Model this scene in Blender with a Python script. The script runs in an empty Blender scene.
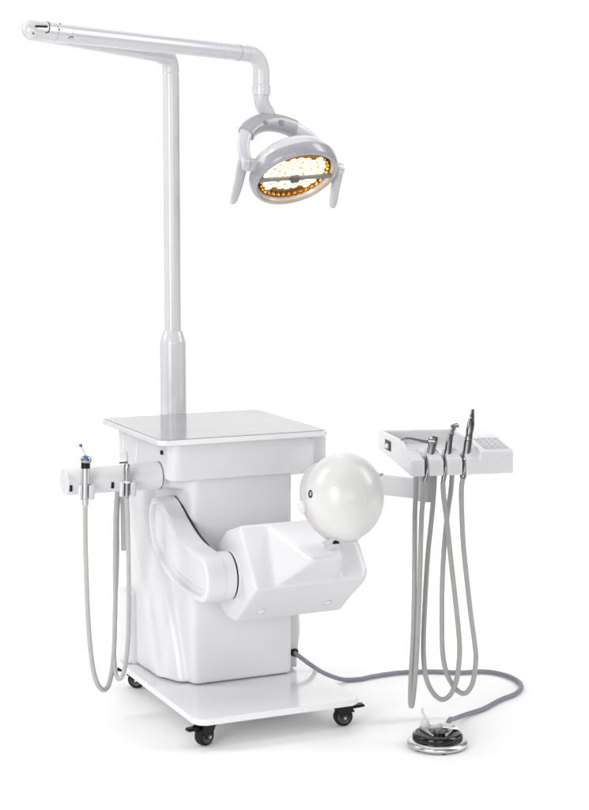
import bpy, bmesh, math, random
from mathutils import Vector as V, Matrix
random.seed(4)
S = bpy.context.scene
COL = S.collection
PI = math.pi

# ------------------------------------------------------------------ camera
FPX = 1747.57
CAMP = V((-1.9259, -4.2793, 1.5287))
R_ = V((0.908747, -0.417346, 0.001043)); U_ = V((0.051514, 0.114647, 0.992070)); F_ = V((0.414156, 0.901487, -0.125684))

def at(px, py, axis, val):
    """measured point of the photograph on a plane of the place"""
    d = F_ + R_ * ((px - 294.5) / FPX) + U_ * ((405 - py) / FPX)
    i = 'xyz'.index(axis)
    return CAMP + d * ((val - CAMP[i]) / d[i])

def atd(px, py, depth):
    d = F_ + R_ * ((px - 294.5) / FPX) + U_ * ((405 - py) / FPX)
    return CAMP + d * depth

cam = bpy.data.cameras.new('camera')
co = bpy.data.objects.new('camera', cam); COL.objects.link(co)
m = Matrix((R_, U_, -F_)).transposed().to_4x4(); m.translation = CAMP
co.matrix_world = m
cam.sensor_fit = 'VERTICAL'; cam.sensor_height = 36; cam.lens = 36 * FPX / 810
cam.clip_start = .1; cam.clip_end = 100
S.camera = co

# --------------------------------------------------------------- materials
def mat(name, col, rough=.3, metal=0., spec=.5, coat=0., noise=0., nscale=40., bump=0., bscale=200., trans=0., emit=None, estr=0.):
    mt = bpy.data.materials.new(name); mt.use_nodes = True
    nt = mt.node_tree; b = nt.nodes['Principled BSDF']
    b.inputs['Base Color'].default_value = (*col, 1)
    b.inputs['Roughness'].default_value = rough
    b.inputs['Metallic'].default_value = metal
    b.inputs['Specular IOR Level'].default_value = spec
    b.inputs['Coat Weight'].default_value = coat
    b.inputs['Coat Roughness'].default_value = .08
    b.inputs['Transmission Weight'].default_value = trans
    if emit:
        b.inputs['Emission Color'].default_value = (*emit, 1); b.inputs['Emission Strength'].default_value = estr
    tc = nt.nodes.new('ShaderNodeTexCoord')
    if noise > 0:
        n = nt.nodes.new('ShaderNodeTexNoise'); n.inputs['Scale'].default_value = nscale; n.inputs['Detail'].default_value = 5
        nt.links.new(tc.outputs['Object'], n.inputs['Vector'])
        mp = nt.nodes.new('ShaderNodeMapRange')
        mp.inputs['From Min'].default_value = .3; mp.inputs['From Max'].default_value = .7
        mp.inputs['To Min'].default_value = 1 - noise; mp.inputs['To Max'].default_value = 1 + noise * .3
        nt.links.new(n.outputs['Fac'], mp.inputs['Value'])
        mx = nt.nodes.new('ShaderNodeVectorMath'); mx.operation = 'SCALE'
        mx.inputs[0].default_value = col
        nt.links.new(mp.outputs['Result'], mx.inputs['Scale'])
        nt.links.new(mx.outputs['Vector'], b.inputs['Base Color'])
        mr = nt.nodes.new('ShaderNodeMapRange')
        mr.inputs['To Min'].default_value = max(.02, rough - .08); mr.inputs['To Max'].default_value = rough + .08
        nt.links.new(n.outputs['Fac'], mr.inputs['Value']); nt.links.new(mr.outputs['Result'], b.inputs['Roughness'])
    if bump > 0:
        n2 = nt.nodes.new('ShaderNodeTexNoise'); n2.inputs['Scale'].default_value = bscale; n2.inputs['Detail'].default_value = 3
        nt.links.new(tc.outputs['Object'], n2.inputs['Vector'])
        bp = nt.nodes.new('ShaderNodeBump'); bp.inputs['Strength'].default_value = bump; bp.inputs['Distance'].default_value = .002
        nt.links.new(n2.outputs['Fac'], bp.inputs['Height']); nt.links.new(bp.outputs['Normal'], b.inputs['Normal'])
    return mt

WHITE = mat('white gelcoat', (.68, .675, .695), .36, coat=.15, noise=.025, nscale=9, bump=.05, bscale=28)
PAINT = mat('white powder paint', (.62,.62,.64), .22, coat=.3, noise=.02, nscale=14)
LAMPW = mat('white lamp plastic', (.60,.60,.63), .25, coat=.3, noise=.02, nscale=14)
PLATE = mat('white lacquered plate', (.78,.78,.795), .16, coat=.5, noise=.02, nscale=10)
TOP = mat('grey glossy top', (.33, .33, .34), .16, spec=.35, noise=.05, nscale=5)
HEADW = mat('skull plastic', (.645, .648, .638), .34, coat=.15, noise=.02, nscale=12, bump=.03, bscale=40)
MASK = mat('mask vinyl', (.53, .50, .515), .45, noise=.04, nscale=30)
TRAYW = mat('moulded white plastic', (.66,.66,.68), .3, coat=.2, noise=.02, nscale=30)
GREYP = mat('grey plastic', (.43, .43, .46), .35, noise=.04, nscale=60)
LGREY = mat('light grey plastic', (.50, .50, .535), .3, coat=.2, noise=.03, nscale=60)
BLACK = mat('black plastic', (.008, .008, .009), .4, spec=.25, noise=.2, nscale=80)
RUBBER = mat('black rubber', (.008, .008, .009), .6, spec=.25, noise=.2, nscale=90)
STEEL = mat('brushed steel', (.42, .42, .42), .27, metal=1, noise=.03, nscale=12)
DSTEEL = mat('dark steel', (.25, .25, .255), .28, metal=1, noise=.03, nscale=12)
CHROME = mat('chrome', (.78, .78, .79), .12, metal=1, noise=.02, nscale=12)
SATIN = mat('satin aluminium', (.62, .62, .63), .3, metal=1, noise=.02, nscale=12)
HOSE = mat('grey hose', (.36, .355, .35), .42, noise=.06, nscale=50)
HOSEL = mat('pale grey hose', (.45, .45, .445), .4, noise=.06, nscale=50)
CABLE = mat('blue grey cable', (.215, .21, .26), .45, noise=.08, nscale=60)
BLUE = mat('blue plastic', (.03, .15, .32), .3)
RED = mat('red print', (.45, .08, .07), .5)
KEYP = mat('keypad film', (.46, .46, .49), .35, noise=.03, nscale=90)
KEYB = mat('keypad button', (.56, .56, .58), .4)
INK = mat('grey print', (.22, .22, .24), .5)
WHITEP = mat('white print', (.8, .8, .8), .4)
AMBER = mat('amber reflector', (.26, .12, .035), .3, metal=.5, noise=.3, nscale=120)
PEACH = mat('peach rim', (.40, .30, .23), .35)
HANDLE = mat('grey handle plastic', (.50, .50, .53), .32, coat=.2, noise=.03, nscale=60)
BEZEL = mat('silver grey bezel', (.36, .36, .39), .28, coat=.3, noise=.015, nscale=20)
CLEARP = mat('smoked clear plastic', (.36, .36, .37), .18, coat=.4, noise=.05, nscale=60)
HUB = mat('dark grey hub', (.045, .045, .048), .3)
BAR = mat('grey bar', (.17, .175, .165), .4)
CAP = mat('dark cap', (.05, .05, .05), .35)
GLOSSB = mat('glossy black', (.008, .008, .009), .13)
GOLD = mat('gold reflector facet', (.55, .30, .07), .22, metal=1, noise=.1, nscale=60)
LED = mat('led lens', (1, 1, 1), .3, emit=(1, .95, .84), estr=2.6)
GLOW = mat('emissive reflector cup', (.8, .5, .15), .3, emit=(1, .48, .08), estr=.75)  # emission stands in for LED light bouncing off the cups
FLOOR = mat('white sweep', (.94, .94, .94), .6, spec=.2)

# ------------------------------------------------------------------ helpers
def sub(obj_name, bm, mt, parent=None, sharp=35, base=None):
    me = bpy.data.meshes.new(obj_name)
    bmesh.ops.recalc_face_normals(bm, faces=bm.faces[:])
    off = base if base is not None else (WORLD.get(parent, V((0, 0, 0))) if parent else V((0, 0, 0)))
    for v in bm.verts: v.co -= off
    bm.to_mesh(me); bm.free()
    for p in me.polygons: p.use_smooth = True
    me.set_sharp_from_angle(angle=math.radians(sharp))
    ms = mt if isinstance(mt, list) else [mt]
    for x in ms: me.materials.append(x)
    o = bpy.data.objects.new(obj_name, me); COL.objects.link(o)
    if len(me.polygons) < 4000:
        wn = o.modifiers.new('weighted', 'WEIGHTED_NORMAL'); wn.keep_sharp = True
    if parent:
        o.parent = parent; o.location = (0, 0, 0)
        if base is not None: o.location = base - WORLD.get(parent, V((0, 0, 0)))
        WORLD[o] = off
    else:
        o.location = off; WORLD[o] = off
    return o
WORLD = {}

def thing(name, label, cat, loc, group=None):
    o = bpy.data.objects.new(name, None); COL.objects.link(o)
    o.empty_display_size = .05
    o.location = loc; WORLD[o] = V(loc)
    o['label'] = label; o['category'] = cat
    if group: o['group'] = group
    return o

def B(): return bmesh.new()

def box(bm, a, b, bev=0., seg=3):
    a, b = V(a), V(b); c = (a + b) / 2; s = b - a
    r = bmesh.ops.create_cube(bm, size=1, matrix=Matrix.Translation(c) @ Matrix.Diagonal((*s, 1)))
    if bev > 0:
        es = {e for v in r['verts'] for e in v.link_edges}
        bmesh.ops.bevel(bm, geom=list(es), offset=bev, segments=seg, profile=.5, affect='EDGES')

def rrect(x0, x1, y0, y1, r, n=6):
    out = []
    for cx, cy, a0 in ((x1 - r, y1 - r, 0), (x0 + r, y1 - r, 90), (x0 + r, y0 + r, 180), (x1 - r, y0 + r, 270)):
        for k in range(n + 1):
            a = math.radians(a0 + 90 * k / n); out.append((cx + r * math.cos(a), cy + r * math.sin(a)))
    return out

def prism(bm, poly, f, h0, h1, bev=0., seg=2):
    """poly in 2d, f(u,v,h)->Vector"""
    lo = [bm.verts.new(f(u, v, h0)) for u, v in poly]; hi = [bm.verts.new(f(u, v, h1)) for u, v in poly]
    n = len(poly)
    fa = bm.faces.new(lo[::-1]); fb = bm.faces.new(hi)
    for i in range(n): bm.faces.new((lo[i], lo[(i + 1) % n], hi[(i + 1) % n], hi[i]))
    if bev > 0:
        es = list(fa.edges) + list(fb.edges)
        bmesh.ops.bevel(bm, geom=es, offset=bev, segments=seg, profile=.5, affect='EDGES')

XY = lambda u, v, h: V((u, v, h))
YZ = lambda u, v, h: V((h, u, v))

def hull(bm, pts):
    vs = [bm.verts.new(V(p)) for p in pts]
    r = bmesh.ops.convex_hull(bm, input=vs)
    junk = [g for g in r.get('geom_unused', []) + r.get('geom_interior', []) if isinstance(g, bmesh.types.BMVert)]
    if junk: bmesh.ops.delete(bm, geom=list(set(junk)), context='VERTS')

def catmull(pts, n=8):
    pts = [V(p) for p in pts]; out = []
    P = [pts[0] * 2 - pts[1]] + pts + [pts[-1] * 2 - pts[-2]]
    for i in range(1, len(P) - 2):
        a, b, c, d = P[i - 1:i + 3]
        for k in range(n):
            t = k / n
            out.append(.5 * ((2 * b) + (c - a) * t + (2 * a - 5 * b + 4 * c - d) * t * t + (3 * b - a - 3 * c + d) * t ** 3))
    out.append(pts[-1]); return out

def frames(path):
    fr = []; t0 = (path[1] - path[0]).normalized()
    nrm = t0.orthogonal().normalized()
    for i, p in enumerate(path):
        t = (path[min(i + 1, len(path) - 1)] - path[max(i - 1, 0)]).normalized()
        nrm = (nrm - t * nrm.dot(t)).normalized()
        fr.append((p, t, nrm, t.cross(nrm)))
    return fr

def tube(bm, path, rad, seg=16, cap=True):
    path = [V(p) for p in path]
    rings = []
    for i, (p, t, n, b) in enumerate(frames(path)):
        r = rad[i] if isinstance(rad, (list, tuple)) else rad
        rings.append([bm.verts.new(p + (n * math.cos(2 * PI * k / seg) + b * math.sin(2 * PI * k / seg)) * r) for k in range(seg)])
    for a, c in zip(rings, rings[1:]):
        for k in range(seg): bm.faces.new((a[k], a[(k + 1) % seg], c[(k + 1) % seg], c[k]))
    if cap:
        bm.faces.new(rings[0][::-1]); bm.faces.new(rings[-1])

def basis(axis, ref=None):
    z = V(axis).normalized(); x = V(ref) if ref is not None else z.orthogonal()
    x = (x - z * x.dot(z)).normalized(); return x, z.cross(x), z

def lathe(bm, c, axis, prof, seg=48, ref=None, sx=1., sy=1.):
    """prof: list of (radius, height) along axis; zero radius closes"""
    x, y, z = basis(axis, ref); c = V(c); prev = None
    for r, h in prof:
        if r < 1e-6: ring = [bm.verts.new(c + z * h)]
        else: ring = [bm.verts.new(c + z * h + x * r * sx * math.cos(2 * PI * k / seg) + y * r * sy * math.sin(2 * PI * k / seg)) for k in range(seg)]
        if prev:
            for k in range(seg):
                k2 = (k + 1) % seg
                if len(prev) == 1 and len(ring) == 1: break
                if len(prev) == 1: bm.faces.new((prev[0], ring[k], ring[k2]))
                elif len(ring) == 1: bm.faces.new((prev[k], prev[k2], ring[0]))
                else: bm.faces.new((prev[k], prev[k2], ring[k2], ring[k]))
        prev = ring

def cyl(bm, a, b, r, seg=24, bev=.0):
    a, b = V(a), V(b); L = (b - a).length
    if bev > 0: prof = [(0, 0), (r - bev, 0), (r - bev * .3, bev * .3), (r, bev), (r, L - bev), (r - bev * .3, L - bev * .3), (r - bev, L), (0, L)]
    else: prof = [(0, 0), (r, 0), (r, L), (0, L)]
    lathe(bm, a, b - a, prof, seg)

def ball(bm, c, r, seg=20, scale=(1, 1, 1), rotm=None):
    M = Matrix.Translation(V(c)) @ (rotm.to_4x4() if rotm else Matrix()) @ Matrix.Diagonal((*[r * s for s in scale], 1))
    bmesh.ops.create_uvsphere(bm, u_segments=seg, v_segments=max(8, seg // 2), radius=1, matrix=M)

def mould(bm, voxel=.004, smooth=6, fac=.5):
    """fuse overlapping solids into one continuous moulded skin with soft fillets"""
    me = bpy.data.meshes.new('t'); bmesh.ops.recalc_face_normals(bm, faces=bm.faces[:]); bm.to_mesh(me); bm.free()
    o = bpy.data.objects.new('t', me); COL.objects.link(o)
    r = o.modifiers.new('r', 'REMESH'); r.mode = 'VOXEL'; r.voxel_size = voxel
    s = o.modifiers.new('s', 'SMOOTH'); s.factor = fac; s.iterations = smooth
    dg = bpy.context.evaluated_depsgraph_get()
    me2 = bpy.data.meshes.new_from_object(o.evaluated_get(dg))
    bpy.data.objects.remove(o); bpy.data.meshes.remove(me)
    out = bmesh.new(); out.from_mesh(me2); bpy.data.meshes.remove(me2); return out

from mathutils.bvhtree import BVHTree
def onsurf(ob, px, py):
    d = (F_ + R_ * ((px - 294.5) / FPX) + U_ * ((405 - py) / FPX)).normalized()
    bmx = bmesh.new(); bmx.from_mesh(ob.data)
    for v in bmx.verts: v.co += WORLD[ob]
    h = BVHTree.FromBMesh(bmx).ray_cast(CAMP, d); bmx.free(); return h[0], h[1]

# ------------------------------------------------------------------ setting
fh = V((F_.x, F_.y, 0)).normalized(); rh = V((fh.y, -fh.x, 0))
bm = B()
prof = [(-7, 0), (2.2, 0)]
for k in range(1, 13):
    a = PI / 2 * k / 12; prof.append((2.2 + 1.4 * math.sin(a), 1.4 - 1.4 * math.cos(a)))
prof.append((3.6, 5.5))
rows = []
for d, z in prof:
    rows.append([bm.verts.new(fh * d + rh * s + V((0, 0, z))) for s in (-2.4, -1.2, 0, 1.2, 2.4)])
for a, b in zip(rows, rows[1:]):
    for k in range(4): bm.faces.new((a[k], a[k + 1], b[k + 1], b[k]))
fl = sub('floor', bm, FLOOR, sharp=60); fl['kind'] = 'structure'

# ------------------------------------------------------------------ cabinet
CAB = thing('simulator_cabinet', 'white moulded cabinet on a caster base plate with a square grey top and side tube', 'cabinet', (0, .35, 0))
bm = B(); prism(bm, rrect(-.25, .25, 0, .69, .028), XY, .067, .085, .004, 3)
sub('base_plate', bm, PLATE, CAB)
# moulded body: front column, flared flanks, rear block
bm = B()
prism(bm, rrect(-.141, .178, .307, .68, .02), XY, .088, .72)
secs = []
for z, yf, k in ((.089, .420, 1.), (.16, .446, .98), (.23, .478, .95), (.30, .513, .92), (.37, .555, .90), (.44, .605, .85), (.50, .640, .80), (.56, .660, .75), (.62, .660, .75), (.67, .640, .75), (.72, .610, .75)):
    half = [(.212, .69), (.209, yf + .012), (.203, yf - .004), (.192, yf - .016), (.174, yf - .066 * k), (.155, yf - .080 * k), (.10, yf - .085 * k)]
    secs.append([bm.verts.new((x, y, z)) for x, y in half] + [bm.verts.new((-x, y, z)) for x, y in half[::-1]])
for a, b in zip(secs, secs[1:]):
    for q in range(len(a)): bm.faces.new((a[q], a[(q + 1) % len(a)], b[(q + 1) % len(a)], b[q]))
bm.faces.new(secs[0]); bm.faces.new(secs[-1])
hull(bm, [(.10, .40, .60), (.215, .42, .52), (.228, .38, .40), (.222, .345, .2), (.21, .35, .088), (.1, .40, .088), (.215, .62, .088), (.225, .62, .5), (.10, .62, .62), (.18, .36, .3)])
hull(bm, [(-.20, .33, .72), (-.13, .315, .72), (-.20, .60, .72), (-.13, .60, .72), (-.19, .40, .66), (-.13, .335, .655), (-.19, .6, .64), (-.13, .6, .62)])
bm = mould(bm, .005, 16)
BODY = sub('body', bm, WHITE, CAB, 60)
bm = B(); prism(bm, rrect(-.240, .240, .600, .688, .02), XY, .0855, .308, .012, 4)
sub('rear_box', bm, WHITE, CAB)
# upper housing under the top
bm = B()
prism(bm, rrect(-.212, .246, .286, .762, .03), XY, .692, .804)
hull(bm, [(-.20, .30, .70), (.235, .30, .70), (-.20, .75, .70), (.235, .75, .70), (-.19, .315, .682), (.215, .315, .682), (-.19, .74, .682), (.215, .74, .682)])
bm = mould(bm, .0055, 3)
hs = sub('upper_housing', bm, WHITE, CAB, 60)
bm = B(); cyl(bm, (-.218, .352, .768), (-.206, .352, .768), .0065, 16, .001)
sub('screw', bm, BLACK, hs)
for y, z in ((.70, .752), (.58, .742)):
    bm = B(); ball(bm, (-.2125, y, z), .02, 20, (.18, 1, 1.55)); sub('finger_recess', bm, WHITE, hs)
bm = B()
prism(bm, rrect(-.262, .262, .236, .760, .024), XY, .804, .8185, .004, 3)
tp = sub('top_board', bm, PLATE, CAB)
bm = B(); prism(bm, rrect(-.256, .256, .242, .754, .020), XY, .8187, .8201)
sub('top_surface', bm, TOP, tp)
# arm mount on the right
bm = B(); prism(bm, rrect(.238, .302, .335, .45, .014), XY, .705, .788, .008, 3)
sub('arm_mount', bm, WHITE, CAB)
bm = B(); g0, gn = onsurf(BODY, 294.5, 652.5); gn = (gn + V((.5, 0, 0))).normalized(); cyl(bm, g0 - gn * .01, g0 + gn * .005, .0125, 20, .002)
sub('cable_grommet', bm, BLACK, CAB)
# side tube
TZ, TY, TR = .698, .38, .0385
bm = B(); lathe(bm, (-.214, TY, TZ), (-1, 0, 0), [(0, 0), (TR - .002, 0), (TR, .002), (TR, .279), (TR - .001, .282), (TR - .003, .2835), (0, .2842)], 48)
tb = sub('side_tube', bm, WHITE, CAB)
bm = B(); lathe(bm, (-.2125, TY, TZ), (-1, 0, 0), [(TR - .004, 0), (TR + .0012, 0), (TR + .0012, .0022), (TR - .004, .0022)], 48)
sub('tube_gasket', bm, INK, tb)

def clip(cx):
    """C shaped clip screwed to the front of the side tube"""
    bm = B(); ro, ri = .0235, .0165; cy = TY - TR - .017; cz = TZ - .022
    poly = []
    for k in range(19):
        a = math.radians(-82 + 290 * k / 18); poly.append((cx + ro * math.cos(a), cy + ro * math.sin(a)))
    for k in range(18, -1, -1):
        a = math.radians(-82 + 290 * k / 18); poly.append((cx + ri * math.cos(a), cy + ri * math.sin(a)))
    f = lambda u, v, h: V((u, v - (h - cz) * .12, h))
    prism(bm, poly, f, cz - .021, cz + .021, .0012, 2)
    c = sub('instrument_clip', bm, WHITE, CAB)
    bm = B(); box(bm, (cx - .043, TY - TR - .004, cz + .001), (cx - .036, TY - TR + .012, cz + .019), .001); sub('clip_pin', bm, BLACK, c)
    return V((cx, cy, cz))
ca = clip(at(86.3, 490, 'y', TY - TR - .017).x); cb = clip(at(127.8, 490, 'y', TY - TR - .017).x)
bx = at(123.6, 520, 'y', .47).x
bm = B(); prism(bm, rrect(bx - .0085, bx + .0085, at(123, 551, 'y', .47).z, .67, .004, 3), lambda u, v, h: V((u, h, v)), .468, .474, .001)
st = sub('hose_bracket', bm, GREYP, CAB)
bm = B(); box(bm, (bx + .004, .40, .655), (bx + .03, .475, .685), .003); sub('bracket_foot', bm, WHITE, st)

# casters: built once, copied with their sub-parts
def caster(px, py, ang, first):
    if first is None:
        z0 = .067
        bm = B(); hull(bm, [(-.028, -.024, z0), (.028, -.024, z0), (.028, .024, z0), (-.028, .024, z0), (-.020, -.02, z0 - .012), (.03, -.02, z0 - .014), (.03, .02, z0 - .014), (-.02, .02, z0 - .012)])
        for s in (-1, 1):
            f = lambda u, v, h: V((u, h, v))
            prism(bm, [(-.026, .055), (.026, .058), (.012, .030), (.0, .018), (-.012, .024)], f, s * .0165, s * .0205)
        fo = sub('caster', bm, BLACK, CAB, base=V((0, 0, 0)))
        bm = B()
        lathe(bm, (0, -.014, .027), (0, 1, 0), [(.010, 0), (.020, -.001), (.0245, .001), (.027, .006), (.027, .022), (.0245, .027), (.020, .029), (.010, .028)], 40)
        w = sub('wheel', bm, RUBBER, fo, base=V((0, 0, 0)))
        bm = B()
        for s in (-1, 1):
            lathe(bm, (0, s * .012, .027), (0, s, 0), [(.019, 0), (.019, .0030), (.0165, .0042), (.0140, .0030), (.0075, .0028), (.0075, .0105), (.0055, .0125), (0, .0128)], 28)
        sub('hub', bm, HUB, fo, base=V((0, 0, 0)))
        bm = B(); hull(bm, [(-.02, -.011, .059), (-.02, .011, .059), (-.02, -.011, .048), (-.02, .011, .048), (-.060, -.013, .060), (-.060, .013, .060), (-.064, -.010, .052), (-.064, .010, .052)])
        bmesh.ops.bevel(bm, geom=bm.edges[:], offset=.002, segments=2, affect='EDGES')
        for s in (-1, 1): cyl(bm, (-.024, s * .012, .046), (-.024, s * .022, .046), .004, 12)
        sub('brake_pedal', bm, BLACK, fo, base=V((0, 0, 0)))
        for s in (-1, 1):
            pass
        bm = B(); cyl(bm, (0, -.0255, .027), (0, .0255, .027), .0035, 12, .0008)
        sub('axle', bm, SATIN, fo, base=V((0, 0, 0)))
    else:
        fo = first.copy(); COL.objects.link(fo); fo.parent = CAB
        for ch in list(first.children):
            c = ch.copy(); COL.objects.link(c); c.parent = fo
    fo.location = V((px, py, 0)) - WORLD[CAB]; fo.rotation_euler = (0, 0, math.radians(ang))
    return fo
cs = caster(-.212, .042, 22, None)
caster(.212, .042, 170, cs); caster(-.195, .64, -30, cs); caster(.212, .64, 150, cs)

# ------------------------------------------------------------------ dental lamp
LAMP = thing('dental_lamp', 'tall white examination lamp on a pole with a folding arm and lit oval head', 'lamp', (-.008, .80, 0))
pc = V((-.009, .80, 0))
bm = B(); lathe(bm, pc, (0, 0, 1), [(0, .30), (.0385, .30), (.0415, .302), (.0415, 1.035), (.040, 1.043), (.035, 1.062), (.031, 1.072), (.030, 1.076), (0, 1.076)], 48)
sub('pole_sleeve', bm, PAINT, LAMP)
bm = B(); lathe(bm, pc, (0, 0, 1), [(0, 1.07), (.0262, 1.07), (.0262, 1.86), (.0252, 1.862), (.0252, 1.8635), (.0264, 1.865), (.0264, 1.875), (0, 1.875)], 40)
sub('pole', bm, PAINT, LAMP)
J = at(33, 29.5, 'z', 1.935); J = V((-.592, .296, 1.932))
top = V((pc.x, pc.y, 1.912))
d1 = (J - top).normalized()
bm = B()
path = [V((pc.x, pc.y, 1.868))]
rb = .036
ce = V((pc.x, pc.y, 1.912 - rb)) + V((d1.x, d1.y, 0)).normalized() * rb
for k in range(9):
    a = PI / 2 * k / 8
    path.append(ce - V((d1.x, d1.y, 0)).normalized() * rb * math.cos(a) + V((0, 0, rb * math.sin(a))))
path.append(path[-1] + d1 * .03)
tube(bm, path, .0266, 28); sub('pole_elbow', bm, PAINT, LAMP)
bm = B(); cyl(bm, path[-1] - d1 * .002, path[-1] + d1 * .035, .0238, 28, .001); cyl(bm, path[-1] + d1 * .03, J + d1 * .004 + V((0, 0, -.004)), .0245, 28, .001)
sub('lower_arm', bm, LAMPW, LAMP)
L = V((.185, .642, 1.9165)); d2 = (L - J).normalized()
bm = B(); cyl(bm, J + d2 * .125, L - d2 * .055, .0250, 36, .0006); a2 = sub('upper_arm', bm, LAMPW, LAMP)
bm = B()
ball(bm, J, .0262, 32)
cyl(bm, J, J + d2 * .072, .0262, 36, .0006); cyl(bm, J + d2 * .0735, J + d2 * .124, .0262, 36, .0008)
jt = sub('arm_joint', bm, PAINT, LAMP)
fr = (CAMP - J).normalized()
def onj(px, py, off=0.0):
    """a point on the joint's skin along the sight line of a mark"""
    d = (at(px, py, 'y', .3) - CAMP).normalized()
    ax = d2
    w = CAMP - J; a = d - ax * d.dot(ax); b = w - ax * w.dot(ax); r = .0262 + off
    A = a.dot(a); Bq = 2 * a.dot(b); Cq = b.dot(b) - r * r; D = max(0, Bq * Bq - 4 * A * Cq)
    return CAMP + d * ((-Bq - math.sqrt(D)) / (2 * A))
bm = B()
tube(bm, [onj(x, y, .0002) for x, y in ((35.5, 26.2), (40, 26.4), (47, 26.6))], .0030, 8)
sub('joint_slot', bm, BLACK, jt)
bm = B(); tube(bm, [onj(x, y, .0002) for x, y in ((47, 21.5), (49.2, 23.5), (49.5, 28), (48.5, 32), (45.5, 33))], .0016, 8)
sub('joint_clip', bm, BLACK, jt)
bm = B(); tube(bm, [onj(x, y, .0002) for x, y in ((68.5, 38.5), (70, 36.8), (73, 37.3))], .0012, 8)
sub('joint_clip', bm, BLACK, jt)
for x, y in ((33, 33.5), (59, 29.5), (60, 24)):
    bm = B(); ball(bm, onj(x, y), .0022, 10); sub('screw', bm, BLACK, jt)
# elbow and neck at the lamp end
hz = V((d2.x, d2.y, 0)).normalized()
E0 = L - d2 * .056
bm = B(); path = [E0, E0 + d2 * .03]
rb = .052; ce = L - V((0, 0, rb))
for k in range(11):
    a = PI / 2 * k / 10; path.append(ce + hz * rb * math.sin(a) + V((0, 0, rb * math.cos(a))))
be = path[-1]; path.append(be - V((0, 0, .045)))
tube(bm, path, .0258, 32)
eb = sub('lamp_elbow', bm, PAINT, LAMP)
bm = B()
q = E0 + d2 * .003; tube(bm, [E0 - d2 * .001, E0 + d2 * .001], .0262, 32)
q2 = E0 + d2 * .034; tube(bm, [q2, q2 + d2 * .0015], .0261, 32)
for dx, dz in ((.012, .006), (.022, -.008)):
    p = E0 + d2 * dx - rh * 0 - fh * .0245 + V((0, 0, dz)); ball(bm, p, .0022, 8)
sub('elbow_seam', bm, GREYP, eb)
bm = B(); lathe(bm, be - V((0, 0, .070)), (0, 0, 1), [(0, 0), (.0265, 0), (.0285, .002), (.0285, .030), (.0265, .0325), (0, .0325)], 36)
sub('neck_collar', bm, PAINT, LAMP)
# head frame
LD = (be - CAMP).dot(F_) + .02      # the head hangs straight under its neck
LC = atd(295.5, 178, LD)
nn = (-F_ * math.cos(math.radians(66)) + (R_ * .32 - U_ * .95).normalized() * math.sin(math.radians(66))).normalized()
aa = R_ + U_ * .035; aa = (aa - F_ * (aa.dot(nn) / F_.dot(nn))).normalized()
bb = nn.cross(aa)                       # towards the rear-up side of the disc
PM = LC - nn * .042                     # pivot axis midpoint
sc = LD / FPX
ww = (R_ * -20 + U_ * 44.5) * sc
arch = [PM + aa * .157 * math.cos(PI * k / 28) + ww * math.sin(PI * k / 28) for k in range(29)]
apex = PM + ww
nk = be - V((0, 0, .078)); na = apex + R_ * -.006 + U_ * .012 + F_ * .020
neck = [be - V((0, 0, .05)), nk, nk.lerp(na, .3) - R_ * .004, nk.lerp(na, .65), na]
bm = B(); tube(bm, catmull(neck, 6), .0242, 28); sub('neck', bm, PAINT, LAMP)
HEAD_B = B()
lathe(HEAD_B, LC, nn, [(.112, -.012), (.119, .004), (.122, .006), (.127, .004), (.131, -.006), (.1325, -.018), (.1325, -.030), (.129, -.050), (.120, -.066), (.104, -.079), (.080, -.088), (.045, -.093), (0, -.095)], 72, ref=aa, sx=1.04, sy=1.04)
HEAD = sub('lamp_head', HEAD_B, LAMPW, LAMP, 50)
bm = B(); lathe(bm, LC, nn, [(.1165, -.006), (.1185, .0045), (.1215, .0060), (.128, .0045), (.1335, -.006), (.1350, -.024), (.1350, -.031), (.130, -.0315)], 72, ref=aa, sx=1.04, sy=1.04)
sub('bezel', bm, BEZEL, HEAD, 50)
bm = B(); lathe(bm, LC, nn, [(.1168, -.008), (.110, -.014), (.100, -.020), (0, -.022)], 72, ref=aa, sx=1.04, sy=1.04)
sub('reflector_bowl', bm, AMBER, HEAD, 60)
bm = B(); lathe(bm, LC, nn, [(.1190, .0058), (.1176, .0050), (.1160, -.004), (.1155, -.011)], 72, ref=aa, sx=1.04, sy=1.04)
sub('reflector_rim', bm, PEACH, HEAD, 60)
# sweep with flat section for the yoke
def sweep(bm, path, half_r, half_b, center, bdir, seg=20, taper=None):
    rings = []
    for i, p in enumerate(path):
        t = (path[min(i + 1, len(path) - 1)] - path[max(i - 1, 0)]).normalized()
        b = (bdir - t * bdir.dot(t)).normalized(); n = t.cross(b)
        k_ = taper[i] if taper else 1.
        ring = []
        for k in range(seg):
            a = 2 * PI * k / seg; cc, ss = math.cos(a), math.sin(a)
            cc = math.copysign(abs(cc) ** .7, cc); ss = math.copysign(abs(ss) ** .7, ss)
            ring.append(bm.verts.new(p + n * half_r * k_ * cc + b * half_b * k_ * ss))
        rings.append(ring)
    for a, c in zip(rings, rings[1:]):
        for k in range(seg): bm.faces.new((a[k], a[(k + 1) % seg], c[(k + 1) % seg], c[k]))
    bm.faces.new(rings[0][::-1]); bm.faces.new(rings[-1])
bd = (-F_ + U_ * .35).normalized()
bm = B(); sweep(bm, arch, .0205, .020, PM, bd, 24, [.85 + .25 * math.sin(PI * k / 28) for k in range(29)])
YO = sub('yoke', bm, LAMPW, LAMP, 60)
seg_ = [PM + aa * .157 * math.cos(t) + ww * math.sin(t) for t in [math.radians(62 + 74 * k / 14) for k in range(15)]]
bm = B(); sweep(bm, seg_, .0270, .0235, PM, bd, 24); PN = sub('control_panel', bm, BEZEL, YO, 60)
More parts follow.
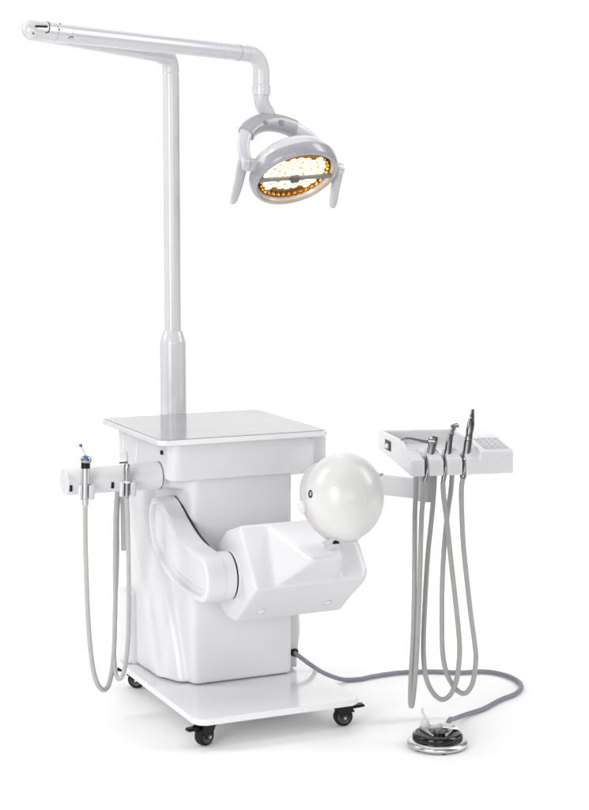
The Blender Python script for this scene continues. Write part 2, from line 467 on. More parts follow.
for px, rr in ((265.5, .0065), (281.5, .0085)):
    bm = B(); pt, bd = onsurf(PN, px, 122.5)
    lathe(bm, pt, bd, [(0, -.004), (rr, -.004), (rr, .0012), (rr * .8, .0018), (0, .0018)], 20, ref=R_, sx=1.25)
    sub('touch_button', bm, INK, PN)
# pivots, handles
for s in (-1, 1):
    bm = B(); c0 = PM + aa * s * .123; c1 = PM + aa * s * .184
    cyl(bm, c0, PM + aa * s * .157, .0205, 28, .002); cyl(bm, PM + aa * s * .1585, c1, .0225, 28, .004)
    sub('pivot', bm, LAMPW, HEAD)
    bm = B()
    p0 = PM + aa * s * .174
    dn = (-U_ + R_ * (-.22 if s < 0 else -.17) - F_ * .10).normalized()
    sd = aa
    nn2 = dn.cross(sd).normalized(); 
    prev = None; rings = []
    for k in range(11):
        t = k / 10; w_ = (.0125 * (1 - t) + .009 * t); th = (.0200 * (1 - t) + .0135 * t); sq = 1.
        if k == 0: sq = .35
        if k == 1: sq = .85
        if k == 10: sq = .45
        if k == 9: sq = .85
        tt = -.02 + t * .145
        if k == 9: tt = -.02 + .137
        c = p0 + dn * tt + aa * s * (-.004 * math.sin(PI * t) + .004)
        rings.append([bm.verts.new(c + nn2 * w_ * sq * math.cos(2 * PI * j / 16) + sd * th * sq * math.sin(2 * PI * j / 16)) for j in range(16)])
    for a, c in zip(rings, rings[1:]):
        for j in range(16): bm.faces.new((a[j], a[(j + 1) % 16], c[(j + 1) % 16], c[j]))
    bm.faces.new(rings[0]); bm.faces.new(rings[-1])
    sub('handle', bm, HANDLE, HEAD, 60)
# crossbar with centre cap
cb_ = (R_ + U_ * .125); cb_ = (cb_ - F_ * (cb_.dot(nn) / F_.dot(nn))).normalized(); cbn = nn.cross(cb_)
def LF(u, v, h): return LC + cb_ * u + cbn * v + nn * h
bm = B(); prism(bm, [(-.121, -.0085), (.121, -.0085), (.121, .0085), (-.121, .0085)], LF, -.004, .003, .001)
cbar = sub('crossbar', bm, BAR, HEAD)
bm = B(); prism(bm, rrect(-.017, .011, -.0125, .0125, .004, 3), LF, -.004, .010, .0015)
sub('sensor_cap', bm, CAP, cbar)
# LEDs: lens, and cup with its reflected glow put in as emission
spots = [(0, 0)]
for ring, cnt in ((1, 6), (2, 12), (3, 18), (4, 24)):
    for k in range(cnt):
        a = 2 * PI * (k + .5 * (ring % 2)) / cnt
        if ring < 4 or abs(math.sin(a)) < .80: spots.append((.0226 * ring * math.cos(a), .0226 * ring * math.sin(a)))
bm = B()
for u, v in spots:
    lathe(bm, LC + cb_ * u + cbn * v, nn, [(.0132, -.0165 + .0002 * random.random()), (.0118, -.0182), (0, -.0188)], 14)
sub('emissive_cups', bm, GLOW, HEAD, 60)
first = None
for u, v in spots:
    c = LC + cb_ * u + cbn * v - nn * .0155
    if first is None:
        bm = B(); lathe(bm, V((0, 0, 0)), nn, [(.0098, -.003), (.0094, 0), (.006, .002), (0, .0025)], 14)
        first = sub('led', bm, LED, HEAD, 60, base=V((0, 0, 0))); o = first
    else:
        o = first.copy(); COL.objects.link(o); o.parent = HEAD
    o.location = c - WORLD[HEAD]
bm = B()
for k in range(34):
    a = 2 * PI * (k + .3) / 34
    c = LC + cb_ * (.109) * math.cos(a) + cbn * .109 * math.sin(a) - nn * .0165
    inw = (-(cb_ * math.cos(a) + cbn * math.sin(a)) + nn * .8).normalized()
    lathe(bm, c, inw, [(.0085, .006), (.0088, .0065), (.0065, .003), (.003, .0008), (0, .0004)], 12)
sub('reflector_facets', bm, GOLD, HEAD, 60)
lt = bpy.data.lights.new('lamp_light', 'SPOT'); lt.energy = 1; lt.spot_size = math.radians(80); lt.color = (1, .9, .75); lt.shadow_soft_size = .08
lo = bpy.data.objects.new('lamp_light', lt); COL.objects.link(lo); lo.parent = LAMP
lo.location = LC + nn * .02 - WORLD[LAMP]; lo.rotation_euler = (-nn).to_track_quat('Z', 'Y').to_euler()

# ------------------------------------------------------------------ mannequin
MAN = thing('training_mannequin', 'white mannequin torso with a smooth bald head held on a curved swivel arm', 'mannequin', (.07, .1, .32))
XL, XR = -.103, .230
pent = [(.046, .603), (.150, .570), (.236, .500), (.208, .352), (.150, .322), (.089, .322), (-.064, .446)]
bm = B()
prism(bm, pent, YZ, XL, XR)
bm2 = bm
nzx = (.018, .112)
hull(bm, [(nzx[0], -.168, .540), (nzx[1], -.168, .540), (nzx[0], -.155, .525), (nzx[1], -.155, .525),
          (-.02, .03, .598), (.145, .05, .602), (-.045, -.058, .448), (.150, -.058, .448), (-.02, .1, .58), (.16, .1, .58), (.02, 0, .42), (.12, 0, .42)])
hull(bm, [(XR, .05, .59), (XR, -.06, .44), (.242, .02, .56), (.247, -.045, .47), (.243, .08, .50), (.232, .2, .48), (.225, .1, .335), (.20, .05, .59), (.2, -.05, .45), (.240, -.01, .41)])
bm = mould(bm, .0042, 30)
TO = sub('torso', bm, WHITE, MAN, 60)
# oval plugs on the underside
un_ = V((0, .446 - .322, .089 + .064)); un_ = V((0, -(.446 - .322), -(.089 + .064))).normalized()
for px, py in ((261, 611.5), (327, 602.5)):
    d = F_ + R_ * ((px - 294.5) / FPX) + U_ * ((405 - py) / FPX)
    p0 = V((0, .089, .322)); t = (p0 - CAMP).dot(un_) / d.dot(un_); p = CAMP + d * t
    bm = B(); lathe(bm, p, un_, [(.0135, -.006), (.0135, .0012), (.0122, .002), (.011, .0012), (.0095, -.001), (0, -.0012)], 24); pg = sub('plug', bm, LGREY, TO)
    bm = B(); lathe(bm, p, un_, [(0, -.003), (.0105, -.003), (.0105, .0008), (.0092, .0016), (0, .0018)], 24); sub('plug_face', bm, WHITEP, pg)
# swivel arm
C0 = (.108, .452); RA = .070
outl = [(.430, .622), (.375, .603), (.31, .570), (.24, .542), (.175, .527)]
for k in range(13):
    a = PI / 2 + PI * k / 12; outl.append((C0[0] + RA * math.cos(a), C0[1] + RA * math.sin(a)))
outl += [(.17, .380), (.25, .386), (.33, .398), (.41, .424), (.475, .465), (.508, .52), (.510, .575), (.485, .612)]
def resample(poly, step):
    n = len(poly); pts = []
    for i in range(n):
        a, b, c, d = [V((*poly[(i + k) % n], 0)) for k in (-1, 0, 1, 2)]
        for k in range(12):
            t = k / 12; pts.append(.5 * ((2 * b) + (c - a) * t + (2 * a - 5 * b + 4 * c - d) * t * t + (3 * b - a - 3 * c + d) * t ** 3))
    out = []; acc = 0; last = pts[0]; out.append(last)
    for p in pts[1:]:
        if (p - out[-1]).length >= step: out.append(p)
    if (out[-1] - out[0]).length < step * .6: out.pop()
    return [(p.x, p.y) for p in out]
def offset(poly, d):
    n = len(poly); res = []
    for i in range(n):
        a, b, c = V((*poly[i - 1], 0)), V((*poly[i], 0)), V((*poly[(i + 1) % n], 0))
        t = ((c - b).normalized() + (b - a).normalized()).normalized(); res.append((b.x - t.y * d, b.y + t.x * d))
    return res
outl = resample(outl, .011)
ORD = 1 if sum(a[0] * b[1] - b[0] * a[1] for a, b in zip(outl, outl[1:] + outl[:1])) > 0 else -1
bm = B(); loops = []
for d_, x_ in ((0, -.146), (0, -.190), (.0025, -.1965), (.009, -.200), (.017, -.200), (.0195, -.198), (.0215, -.189), (.024, -.1875), (.033, -.1875), (.035, -.186), (.037, -.184)):
    pl_ = offset(outl, d_ * ORD) if d_ else outl
    loops.append([bm.verts.new(YZ(u, v, x_)) for u, v in pl_])
for a, b in zip(loops, loops[1:]):
    for k in range(len(a)): bm.faces.new((a[k], a[(k + 1) % len(a)], b[(k + 1) % len(a)], b[k]))
bm.faces.new(loops[0]); bm.faces.new(loops[-1])
AR = sub('swivel_arm', bm, WHITE, MAN, 40)
bm = B(); cyl(bm, (-.15, *C0), (-.112, *C0), .0685, 56, .003); sub('joint_drum', bm, WHITE, AR)
bm = B(); cyl(bm, (-.113, *C0), (-.1015, *C0), .0665, 56); sub('joint_ring', bm, BLACK, AR)
bm = B(); cyl(bm, (-.108, *C0), (-.09, *C0), .0685, 56, .002); sub('joint_flange', bm, WHITE, TO)
gap_shade = [(.432, .6235), (.375, .6045), (.31, .5715), (.24, .5435), (.175, .526), (.175, .50), (.30, .50), (.44, .56)]
bm = B(); prism(bm, gap_shade, YZ, -.1465, -.141); sub('arm_gap_shade', bm, BLACK, AR)  # black sheet painting in the shade of the gap behind the arm
bm = B(); hull(bm, [(-.18, .44, .60), (-.18, .50, .60), (-.13, .44, .60), (-.13, .50, .60), (-.18, .44, .50), (-.18, .50, .50), (-.13, .44, .5), (-.13, .55, .5)])
sub('arm_root', bm, WHITE, AR)
# head
HC = at(345, 496.5, 'x', .078)
hd = (HC - CAMP).dot(F_); hs_ = hd / FPX
crown = (R_ * .60 + U_ * .42 - F_ * .68).normalized()      # towards the crown of the skull
xx = (R_ * -.40 + U_ * .9); xx = (xx - crown * xx.dot(crown)).normalized(); yy = crown.cross(xx)
# skull: slightly egg-shaped ball
bm = B()
rx = 39.3 * hs_
bmesh.ops.create_uvsphere(bm, u_segments=64, v_segments=40, radius=1)
mj = (R_ * -.16 + U_ * 1.0).normalized(); mi = F_.cross(mj).normalized()
for v in bm.verts:
    c = v.co.copy()
    s1 = 1 + .035 * c.y
    v.co = HC + mi * c.x * rx * s1 + mj * c.y * 44.3 * hs_ + F_ * -c.z * 42 * hs_
SK = sub('head', bm, HEADW, MAN, 80)
# mask and rim behind the skull
bm = B()
bmesh.ops.create_uvsphere(bm, u_segments=48, v_segments=30, radius=1)
mc = HC - crown * .027 + R_ * -.008 + F_ * .016 - U_ * .006
for v in bm.verts:
    c = v.co.copy(); v.co = mc + xx * c.x * .116 + yy * c.y * .094 + crown * c.z * .082
sub('face_mask', bm, MASK, SK, 80)
# nose and chin on the hidden side, ear knob, screw
en = (R_ * -.9 - F_ * .42).normalized()
ek = atd(302.5, 507.5, hd - .004)
bm = B(); ball(bm, ek, .0175, 24, (.72, .8, 1.1)); ball(bm, ek + R_ * .008 + U_ * .008, .011, 20)
sub('ear_knob', bm, TRAYW, SK)
def onskull(px, py): return onsurf(SK, px, py)
p, n = onskull(310.5, 494)
bm = B(); lathe(bm, p - n * .002, n, [(0, 0), (.0105, 0), (.0105, .0028), (.0088, .0034), (.0075, .002), (0, .002)], 24); sc_ = sub('ear_screw', bm, BLACK, SK)
bm = B(); box(bm, (-.0012, -.005, 0), (.0012, .005, .001)); 
Mx = Matrix.Translation(p + n * .0008) @ n.to_track_quat('Z', 'Y').to_matrix().to_4x4()
bmesh.ops.transform(bm, matrix=Mx, verts=bm.verts[:]); sub('screw_slot', bm, GREYP, sc_)
# moulding seams as fine raised lines
def seam(pts):
    bm = B(); path = []
    for x, y in pts:
        h = onskull(x, y)
        if h[0]: path.append(h[0] - h[1] * .0001)
    tube(bm, catmull(path, 5), .0010, 6); sub('moulding_seam', bm, HEADW, SK)
seam([(315, 493), (322, 489.5), (330, 486.5), (338, 484.5), (345, 484)])
seam([(352, 456), (360, 470), (364.5, 485), (365.5, 500), (363.5, 515), (358, 528), (354, 537)])
bm = B(); lp = atd(330, 543, hd - .005)
cyl(bm, lp - R_ * .016 - U_ * .006, lp + R_ * .012 + U_ * .010 - F_ * .0, .0085, 20, .002); sub('neck_latch', bm, LGREY, SK)
bm = B(); box(bm, lp + V((.004, -.012, -.002)), lp + V((.022, .006, .008)), .002); sub('latch_block', bm, BLACK, SK)
bm = B(); tube(bm, [V((.094, -.10, .54)), V((.094, -.13, .60)), mc + F_ * .01], [.024, .022, .024], 24); sub('neck_post', bm, TRAYW, MAN)

# ------------------------------------------------------------------ instrument tray
ta = .204
tx = V((math.cos(ta), -math.sin(ta), 0)); ty = V((math.sin(ta), math.cos(ta), 0))
TF = at(411.2, 477.5, 'y', -.05)
TRAY = thing('instrument_tray', 'white moulded instrument tray with notched front lip and grey keypad on a swing arm', 'tray', TF)
def TL(u, v, h): return TF + tx * u + ty * v + V((0, 0, h))
def UW(u, v, h): return TL(h, u, v)
side = [(0, 0), (0, .040), (.006, .047), (.113, .087), (.125, .0885), (.343, .087), (.342, .030), (.193, .031)]
bm = B()
prism(bm, side, UW, 0, .011)
hull(bm, [TL(0, .343, .087), TL(0, .332, .087), TL(0, .343, .03), TL(0, .332, .03), TL(.288, .26, .095), TL(.288, .249, .095), TL(.288, .26, .04), TL(.288, .249, .04)])
hull(bm, [TL(.0, .02, .004), TL(.0, .193, .031), TL(0, .343, .03), TL(0, .34, .044), TL(0, .18, .046), TL(0, .05, .035), TL(.285, .02, .004), TL(.285, .193, .031), TL(.285, .26, .04), TL(.285, .25, .05), TL(.285, .18, .048), TL(.285, .05, .035)])
lip = [(0, 0), (0, .040), (.005, .048), (.055, .072), (.068, .066), (.068, .02)]
def block(u0, u1, t0, t1):
    # front face from u0 to u1, narrowing towards the top rear
    lo = [TL(u0, *q) for q in lip]; 
    pts = []
    for (v, h) in lip:
        k = v / .068
        pts += [TL(u0 + t0 * k, v, h), TL(u1 + t1 * k, v, h)]
    hull(bm, pts)
block(0, .040, 0, -.006); block(.053, .096, .004, -.006); block(.106, .151, .004, -.006); block(.162, .21, .004, 0)
for pts in ([(.045, 0), (.10, 0)],): pass
prism(bm, [(.050, .02), (.068, .02), (.068, .055), (.05, .05)], UW, 0, .2)
con = [(0, 0), (0, .062), (.008, .070), (.137, .089), (.16, .091), (.26, .094), (.26, .04), (.193, .031)]
prism(bm, con, UW, .202, .301)
hull(bm, [TL(.186, .02, .03), TL(.186, .06, .06), TL(.21, .0, .062), TL(.21, .12, .086), TL(.21, .0, .0), TL(.186, .12, .06), TL(.186, .012, 0), TL(.21, .12, .05)])
bm = mould(bm, .0028, 4)
TB = sub('tray_body', bm, TRAYW, TRAY, 60)
# keypad on the sloping top of the console
k0 = V((.008, .070)); k1 = V((.137, .089)); kd = (k1 - k0).normalized(); kn = V((-kd.y, kd.x))
def KP(u, v, h):
    p = k0 + kd * v + kn * h; return TL(u, p.x, p.y)
bm = B(); prism(bm, rrect(.219, .292, .004, .112, .006, 3), KP, -.003, .0012, .0004, 1); KY = sub('keypad', bm, KEYP, TRAY)
for i in range(4):
    for j in range(4):
        u = .2285 + i * .018; v = .020 + j * .0255
        bm = B(); prism(bm, rrect(u - .0055, u + .0055, v - .007, v + .007, .002, 2), KP, .001, .0018); kb = sub('key', bm, KEYB, KY)
        bm = B()
        redk = (i, j) in ((0, 3), (3, 3), (2, 0), (0, 0), (3, 2), (3, 0), (1, 1))
        box(bm, (0, 0, 0), (1, 1, 1))
        for w in bm.verts: w.co = KP(u - .003 + w.co.x * .006, v - .002 + w.co.y * .0045, .0016 + w.co.z * .0006)
        sub('key_mark', bm, RED if redk else INK, kb)
# black switch plate on the left side
def LS(u, v, h): return TL(-h, u, v)
bm = B(); prism(bm, rrect(.205, .262, .042, .071, .002, 2), LS, -.002, .002, .0006, 1); SW = sub('switch_plate', bm, BLACK, TRAY)
bm = B(); lathe(bm, TL(-.002, .230, .055), -tx, [(0, 0), (.0075, 0), (.0075, .005), (.006, .0065), (0, .0068)], 20); sub('knob', bm, WHITEP, SW)
bm = B(); box(bm, (0, 0, 0), (1, 1, 1))
for w in bm.verts: w.co = LS(.242 + w.co.x * .008, .062 + w.co.y * .005, .002 + w.co.z * .0006)
sub('switch_mark', bm, RED, SW)
# post and swing arm
PP = at(426.5, 490, 'y', .055)
bm = B(); cyl(bm, V((PP.x, PP.y, PP.z - .032)), V((PP.x, PP.y, TF.z + .05)), .026, 36, .002); PO = sub('tray_post', bm, LGREY, TRAY)
h0 = V((.275, .385, .70))
d = (V((PP.x, PP.y, 0)) - V((h0.x, h0.y, 0))); ln = d.length; d.normalize(); sd = V((-d.y, d.x, 0))
def AL(u, v, h): return V((h0.x, h0.y, 0)) + d * u + sd * v + V((0, 0, h))
za = PP.z - .026
bm = B(); prism(bm, rrect(-.02, ln - .01, -.018, .018, .008, 3), AL, za, za + .055, .003, 2); SA = sub('swing_arm', bm, WHITE, TRAY)
bm = B(); prism(bm, rrect(-.02, ln * .62, -.012, .012, .006, 3), AL, za + .0553, za + .060, .001, 1); sub('arm_cover', bm, LGREY, SA)
bm = B(); cyl(bm, V((h0.x, h0.y, za - .004)), V((h0.x, h0.y, .706)), .024, 28, .002); sub('hinge_pin', bm, WHITE, TRAY)

# ------------------------------------------------------------------ instruments in the tray
def hose(parent, pts, r, m_, name='hose', n=10):
    bm = B(); path = catmull(pts, n); tube(bm, path, r, 14); return sub(name, bm, m_, parent, 60)
def TD(px, py, v): # point on the vertical plane v metres behind the tray's front
    d_ = F_ + R_ * ((px - 294.5) / FPX) + U_ * ((405 - py) / FPX); p0 = TF + ty * v
    return CAMP + d_ * ((p0 - CAMP).dot(ty) / d_.dot(ty))
def strand(pts, v0, v1):
    n = len(pts) - 1; return [TD(x, y, v0 + (v1 - v0) * i / n) for i, (x, y) in enumerate(pts)]
HR = .0072
# three-way syringe, front left notch
q = [TD(425, 482, .022), TD(428, 466, .030), TD(431.5, 449, .04), TD(434.5, 437, .048)]
SY = thing('syringe', 'dark steel air-water syringe with long thin bent tip resting in the tray', 'syringe', q[0])
bm = B(); tube(bm, [q[0], q[0].lerp(q[1], .45), q[1], q[2], q[2].lerp(q[3], .6), q[3]], [.0075, .0088, .0105, .0112, .0118, .0112], 24); sub('grip', bm, DSTEEL, SY)
hdp = TD(433.3, 442.5, .046)
bm = B(); cyl(bm, TD(428.5, 441, .052), TD(436.5, 441.5, .040), .0118, 24, .003); SH = sub('valve_head', bm, DSTEEL, SY)
for px, py in ((431, 438.2), (434.5, 438.6)):
    bm = B(); b0 = TD(px, py + 1.5, .044); cyl(bm, b0, b0 + V((0, 0, .007)) - ty * .004, .0042, 16, .001); sub('button', bm, CHROME, SH)
bm = B(); tube(bm, catmull([TD(430, 441.5, .05), TD(425, 441.5, .05), TD(418, 440, .05), TD(410, 438.4, .05), TD(404, 438.6, .05), TD(401, 440.4, .05)], 6), [.0048] * 6 + [.0042] * 6 + [.0034] * 6 + [.003] * 6 + [.0027] * 7, 14); sub('tip', bm, DSTEEL, SY)
hose(SY, strand([(425, 481), (423.5, 495), (421.5, 520), (419.8, 580), (417.5, 640), (415, 680), (412.6, 702), (411.3, 706), (410.6, 700), (411, 680), (413.4, 630), (414.6, 570), (414.8, 520), (415.8, 490), (416, 470)], .022, .06), HR, HOSE)
# angled handpiece, middle notch
HP = thing('angled_handpiece', 'slim grey steel handpiece with small angled head in the middle notch', 'handpiece', TD(443, 482, .02))
pa = [TD(443, 483, .02), TD(444.5, 474, .024), TD(446, 465, .028), TD(448, 452, .036), TD(449.5, 441, .042), TD(451.8, 432.5, .046), TD(454.3, 427, .048)]
bm = B(); pth = catmull(pa, 5); nP = len(pth)
prof_ = [.0062, .0078, .0088, .0102, .0088, .0066, .0060]
tube(bm, pth, [prof_[min(6, i // 5)] * (1 - (i % 5) / 5) + prof_[min(6, i // 5 + 1)] * (i % 5) / 5 for i in range(nP)], 24); gp = sub('grip', bm, DSTEEL, HP)
bm = B(); cyl(bm, TD(452.3, 427.2, .044), TD(457.6, 425.2, .052), .0078, 24, .002); hh = sub('turbine_head', bm, DSTEEL, HP)
bm = B(); cyl(bm, TD(455.6, 427.2, .045), TD(457.2, 430.0, .043), .0035, 14, .0006); sub('chuck', bm, CHROME, hh)
for t in (8, 10, 24):
    bm = B(); a_, b_ = pth[t], pth[t + 1]; e = (b_ - a_).normalized(); lathe(bm, a_, e, [(.0075, 0), (prof_[t // 5] + .0022, 0), (prof_[t // 5] + .0022, .002), (.0075, .002)], 24); sub('ring', bm, STEEL, gp)
hose(HP, strand([(443, 482), (443.6, 495), (447, 522), (451, 560), (455.5, 600), (459, 635), (459.6, 655), (457, 678), (451.5, 693), (443, 699.5), (434, 694), (426.5, 679), (423.6, 655), (424.2, 620), (427.5, 560), (432, 515), (434, 490), (435, 470)], .02, .07), HR, HOSE)
# straight handpiece, right notch
ST = thing('straight_handpiece', 'thick two-part steel handpiece with pointed nose in the rightmost notch', 'handpiece', TD(463, 478, .02))
ax0, ax1 = TD(463, 478, .02), TD(473, 409, .062); axv = (ax1 - ax0); Ls = axv.length
bm = B(); lathe(bm, ax0, axv, [(0, 0), (.0085, 0), (.0095, .004), (.0098, .25 * Ls), (.0108, .27 * Ls), (.0112, .52 * Ls), (.0108, .535 * Ls), (.0108, .55 * Ls), (0, .55 * Ls)], 28); mo = sub('motor', bm, DSTEEL, ST)
bm = B(); lathe(bm, ax0, axv, [(0, .54 * Ls), (.0098, .54 * Ls), (.0112, .552 * Ls), (.0112, .57 * Ls), (.0100, .58 * Ls), (.0098, .65 * Ls), (.0108, .70 * Ls), (.0105, .80 * Ls), (.0085, .845 * Ls), (.0078, .86 * Ls), (.0072, .90 * Ls), (.0050, .955 * Ls), (.0050, .99 * Ls), (.0035, Ls), (0, Ls)], 28); no = sub('nose_cone', bm, DSTEEL, ST)
for t in (.262, .545, .575, .86):
    bm = B(); lathe(bm, ax0 + axv * t, axv, [(.006, 0), (.0117 if t < .8 else .0086, 0), (.0117 if t < .8 else .0086, .0022), (.006, .0022)], 28); sub('ring', bm, CHROME, no if t > .55 else mo)
hose(ST, strand([(463, 478), (461.5, 490), (462, 515), (463.5, 545), (467, 580), (471, 615), (475, 645), (476, 660), (473.5, 680), (469, 690), (463, 693.5), (455, 688), (447, 674), (443, 655), (442, 630), (442.2, 590), (444, 550), (447.5, 515), (451, 490), (452.5, 470)], .02, .075), HR, HOSE)

# ------------------------------------------------------------------ instruments on the side tube
HY = ca.y
def SD(px, py, y=None): return at(px, py, 'y', HY if y is None else y)
s0, s1 = SD(85, 506), SD(85.5, 464)
SB = thing('syringe', 'steel air-water syringe with blue buttons and blue ball tip on the side tube', 'syringe', s0)
sv = s1 - s0; sl = sv.length
bm = B(); lathe(bm, s0, sv, [(0, 0), (.0085, 0), (.0098, .006), (.0098, .18 * sl), (.0118, .2 * sl), (.0122, .9 * sl), (.0116, sl), (0, sl)], 28); sub('grip', bm, SATIN, SB)
bm = B(); lathe(bm, s0 + sv * .90, sv, [(.009, 0), (.0128, 0), (.0128, .016), (.009, .018)], 28); sub('grip_band', bm, BLACK, SB)
bm = B(); hc = SD(86, 460); ball(bm, hc, .0165, 24, (.95, .9, .85)); vh = sub('valve_head', bm, STEEL, SB)
bn = (-F_ + U_ * .4).normalized()
bm = B(); lathe(bm, hc + bn * .0125, bn, [(0, 0), (.007, 0), (.007, .0045), (.005, .006), (0, .0062)], 20); sub('button', bm, BLUE, vh)
bm = B(); t0, t1 = SD(85, 455.5), SD(80.6, 445.5); cyl(bm, t0, t1, .0022, 12); tp_ = sub('tip', bm, CHROME, SB)
bm = B(); ball(bm, t1, .0052, 16); sub('tip_ball', bm, BLUE, tp_)
YB = .46
hose(SB, [SD(85, 505), SD(85, 530), SD(86, 570), SD(88, 620, HY + .01), SD(91.5, 660, HY + .02), SD(96.5, 682, HY + .04), SD(103.5, 690, HY + .06), SD(109.5, 682, HY + .08), SD(113.5, 655, HY + .10), SD(115, 610, YB - .02), SD(115, 560, YB), SD(115.3, 520, YB), SD(116.5, 500, YB), SD(118, 484, YB)], .0072, HOSEL)
s0, s1 = SD(126.5, 499), SD(127, 464)
EJ = thing('saliva_ejector', 'slim steel suction handle with white collar in the clip nearest the cabinet', 'suction handle', s0)
sv = s1 - s0; sl = sv.length
bm = B(); lathe(bm, s0, sv, [(0, 0), (.006, 0), (.0078, .005), (.0078, .42 * sl), (.0095, .45 * sl), (.0095, .5 * sl), (.008, .52 * sl), (.0085, .60 * sl), (.0095, .9 * sl), (.007, sl), (0, sl)], 24); eg = sub('grip', bm, STEEL, EJ)
bm = B(); lathe(bm, s0 + sv * .46, sv, [(.007, 0), (.0105, 0), (.0105, .006), (.007, .006)], 24); sub('white_collar', bm, PLATE, eg)
bm = B(); tube(bm, [SD(127.2, 465), SD(127.2, 456), SD(126.3, 452)], .0026, 12); sub('tip', bm, SATIN, EJ)
bm = B(); box(bm, SD(124.5, 462.5) + V((-.016, -.003, -.003)), SD(124.5, 462.5) + V((.010, .003, .003)), .001); sub('lever', bm, STEEL, eg)
hose(EJ, [SD(126.5, 498), SD(127.5, 520), SD(128.3, 560), SD(128.6, 610, HY + .01), SD(127.5, 645, HY + .02), SD(124, 671, HY + .04), SD(119, 679, HY + .06), SD(115.5, 672, HY + .08), SD(114, 650, YB - .03), SD(115, 610, YB + .01), SD(116.8, 560, YB + .025), SD(117, 520, YB + .025), SD(118, 500, YB + .025), SD(120, 484, YB + .025)], .0066, HOSEL)

# ------------------------------------------------------------------ foot pedal
fc = at(437.5, 746, 'z', 0.0); fc = V((fc.x, fc.y, 0))
FP = thing('foot_pedal', 'round black and silver foot control with two white hose fittings on the floor', 'foot pedal', fc)
fx = rh; fy = fh
fc2 = fc
bm = B(); lathe(bm, fc2, (0, 0, 1), [(0, .003), (.070, .003), (.080, .004), (.0835, .007), (.0835, .012), (.081, .0165), (.075, .020), (.069, .0225), (.0, .0225)], 64); sub('base_ring', bm, SATIN, FP, 50)
bm = B()
for k in range(6):
    a = 2 * PI * (k + .25) / 6; cyl(bm, fc2 + V((.068 * math.cos(a), .068 * math.sin(a), 0)), fc2 + V((.068 * math.cos(a), .068 * math.sin(a), .0035)), .008, 14)
sub('rubber_feet', bm, RUBBER, FP)
bm = B(); lathe(bm, fc2, (0, 0, 1), [(.0, .021), (.0665, .021), (.0675, .024), (.0670, .033), (.0640, .0385), (.058, .041), (.052, .0405), (.030, .0385), (0, .038)], 64)
DK = sub('pedal_disc', bm, GLOSSB, FP, 40)
bm = B()
for k in range(64):
    a = 2 * PI * k / 64; c = fc2 + V((math.cos(a), math.sin(a), 0)) * .0668
    lathe(bm, c, (0, 0, 1), [(0, .0245), (.0016, .0245), (.0022, .0252), (.0022, .0322), (.0012, .0332), (0, .0334)], 8)
sub('fluted_rim', bm, GLOSSB, DK)
bm = B(); fcc = fc2 + fx * .004 - fy * .008; lathe(bm, fcc, (0, 0, 1), [(0, .036), (.029, .036), (.029, .042), (.026, .0455), (.015, .048), (0, .0485)], 40); sub('centre_dome', bm, GLOSSB, FP)
def arms(s):
    outer = [(-.050, .036), (-.044, .014), (-.034, -.010), (-.024, -.034), (-.019, -.045)]
    inner = [(-.015, -.043), (-.022, -.026), (-.0275, -.004), (-.026, .016), (-.018, .034)]
    poly = [(u * -s + .002, v) for u, v in outer + inner]
    bm = B(); prism(bm, poly, lambda u, v, h: fc2 + fx * u + fy * v + V((0, 0, h + (.002 if v > .03 else 0))), .0405, .0450, .0008)
    return bm
for s in (-1, 1): sub('bridge_arm', arms(s), CLEARP, FP, 30)
bm = B(); prism(bm, rrect(-.046, .050, .014, .046, .012, 4), lambda u, v, h: fc2 + fx * u + fy * v + V((0, 0, h)), .039, .0475, .002)
BR = sub('bridge', bm, CLEARP, FP)
bm = B(); prism(bm, rrect(.012, .060, .008, .026, .006, 3), lambda u, v, h: fc2 + fx * u + fy * v + V((0, 0, h - (u - .01) * .16)), .0495, .0525, .001); sub('lever_plate', bm, CHROME, FP)
k1 = fc2 - fx * .032 + fy * .030 - V((0, 0, .007)); k2 = fc2 + fx * .030 + fy * .030 - V((0, 0, .012))
bm = B(); lathe(bm, k1, (0, 0, 1), [(0, .050), (.0115, .050), (.0125, .053), (.0125, .064), (.0095, .071), (.007, .075), (0, .075)], 28); sub('hose_fitting', bm, TRAYW, FP)
bm = B(); tube(bm, [k1 + V((0, 0, .074)), k1 + V((0, 0, .083)) - fx * .002, k1 + V((0, 0, .092)) - fx * .007, k1 + V((0, 0, .104)) - fx * .009], [.0042, .0038, .0036, .0038], 14); sub('hose_stub', bm, TRAYW, FP)
bm = B(); ball(bm, k2 + V((0, 0, .060)), .0135, 24, (1.1, 1, .85)); cyl(bm, k2 + V((0, 0, .058)), k2 + V((0, 0, .058)) - fx * .045 - fy * .004, .0045, 14); cyl(bm, k2 - fx * .022 + V((0, 0, .056)), k2 - fx * .022 + V((0, 0, .068)), .006, 14, .001); sub('hose_fitting', bm, TRAYW, FP)
cz = .0085
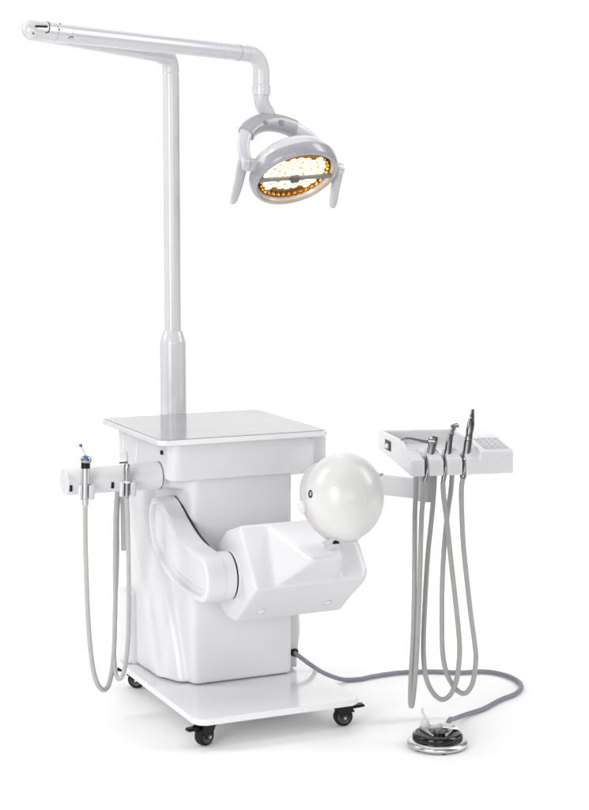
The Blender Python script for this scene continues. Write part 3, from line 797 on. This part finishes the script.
cp = [g0 - gn * .004, g0 + gn * .012 + V((0, 0, -.003)), at(311, 665, 'z', .106), at(325, 673.5, 'z', .055), at(343, 679.5, 'z', .012), at(360, 679, 'z', cz), at(375, 676, 'z', cz), at(400, 672.6, 'z', cz), at(430, 671.5, 'z', cz), at(460, 672.5, 'z', cz), at(485, 671.5, 'z', cz), at(505, 675, 'z', cz), at(518, 681, 'z', cz), at(521.5, 687.5, 'z', cz), at(515, 694, 'z', cz), at(500, 700, 'z', cz), at(483, 709, 'z', cz), at(466, 714.5, 'z', .012), at(452, 719.5, 'z', .03), k2 + fx * .008 + fy * .008 + V((0, 0, .076)), k2 - fx * .002 + V((0, 0, .062))]
bm = B(); tube(bm, catmull(cp, 8), .0068, 14); sub('cable', bm, CABLE, FP, 60)

# ------------------------------------------------------------------ light
w = bpy.data.worlds.new('World'); S.world = w; w.use_nodes = True
w.node_tree.nodes['Background'].inputs[0].default_value = (1, 1, 1.0, 1)
w.node_tree.nodes['Background'].inputs[1].default_value = .1
def area(name, loc, target, size, power, sy=None):
    l = bpy.data.lights.new(name, 'AREA'); l.energy = power; l.size = size
    if sy: l.shape = 'RECTANGLE'; l.size_y = sy
    o = bpy.data.objects.new(name, l); COL.objects.link(o); o.location = loc
    o.rotation_euler = (V(loc) - V(target)).to_track_quat('Z', 'Y').to_euler(); return o
area('top_softbox', (-.1, .8, 4.6), (0, .8, 0), 4.6, 58)
area('key_softbox', (-3.3, -2.3, 1.6), (0, .3, .8), 1.6, 72, 2.4)
area('front_softbox', tuple(CAMP + rh * 1.0 - fh * .6 + V((0, 0, .2))), (.1, .2, .6), 2.6, 44, 1.8)
area('floor_fill', tuple(-rh * 2.3 + fh * .6 + V((0, 0, .35))), (0, .3, 0), 1.8, 3.5, .5)  # added low fill lamps, left and right, lightening the shadow under the cart
area('floor_fill', tuple(rh * 2.3 + fh * .2 + V((0, 0, .35))), (0, .3, 0), 1.8, 4.5, .5)
area('backdrop_light', tuple(fh * .6 - rh * 3.6 + V((0, 0, 3.6))), tuple(fh * 3.6 + V((0, 0, 1.3))), 1.5, 85, 3)
area('backdrop_light', tuple(fh * .6 + rh * 3.6 + V((0, 0, 3.6))), tuple(fh * 3.6 + V((0, 0, 1.3))), 1.5, 85, 3)
S.view_settings.view_transform = 'Standard'; S.view_settings.look = 'None'
S.view_settings.exposure = .46; S.view_settings.gamma = 1
S.cycles.max_bounces = 10
S.cycles.use_denoising = True
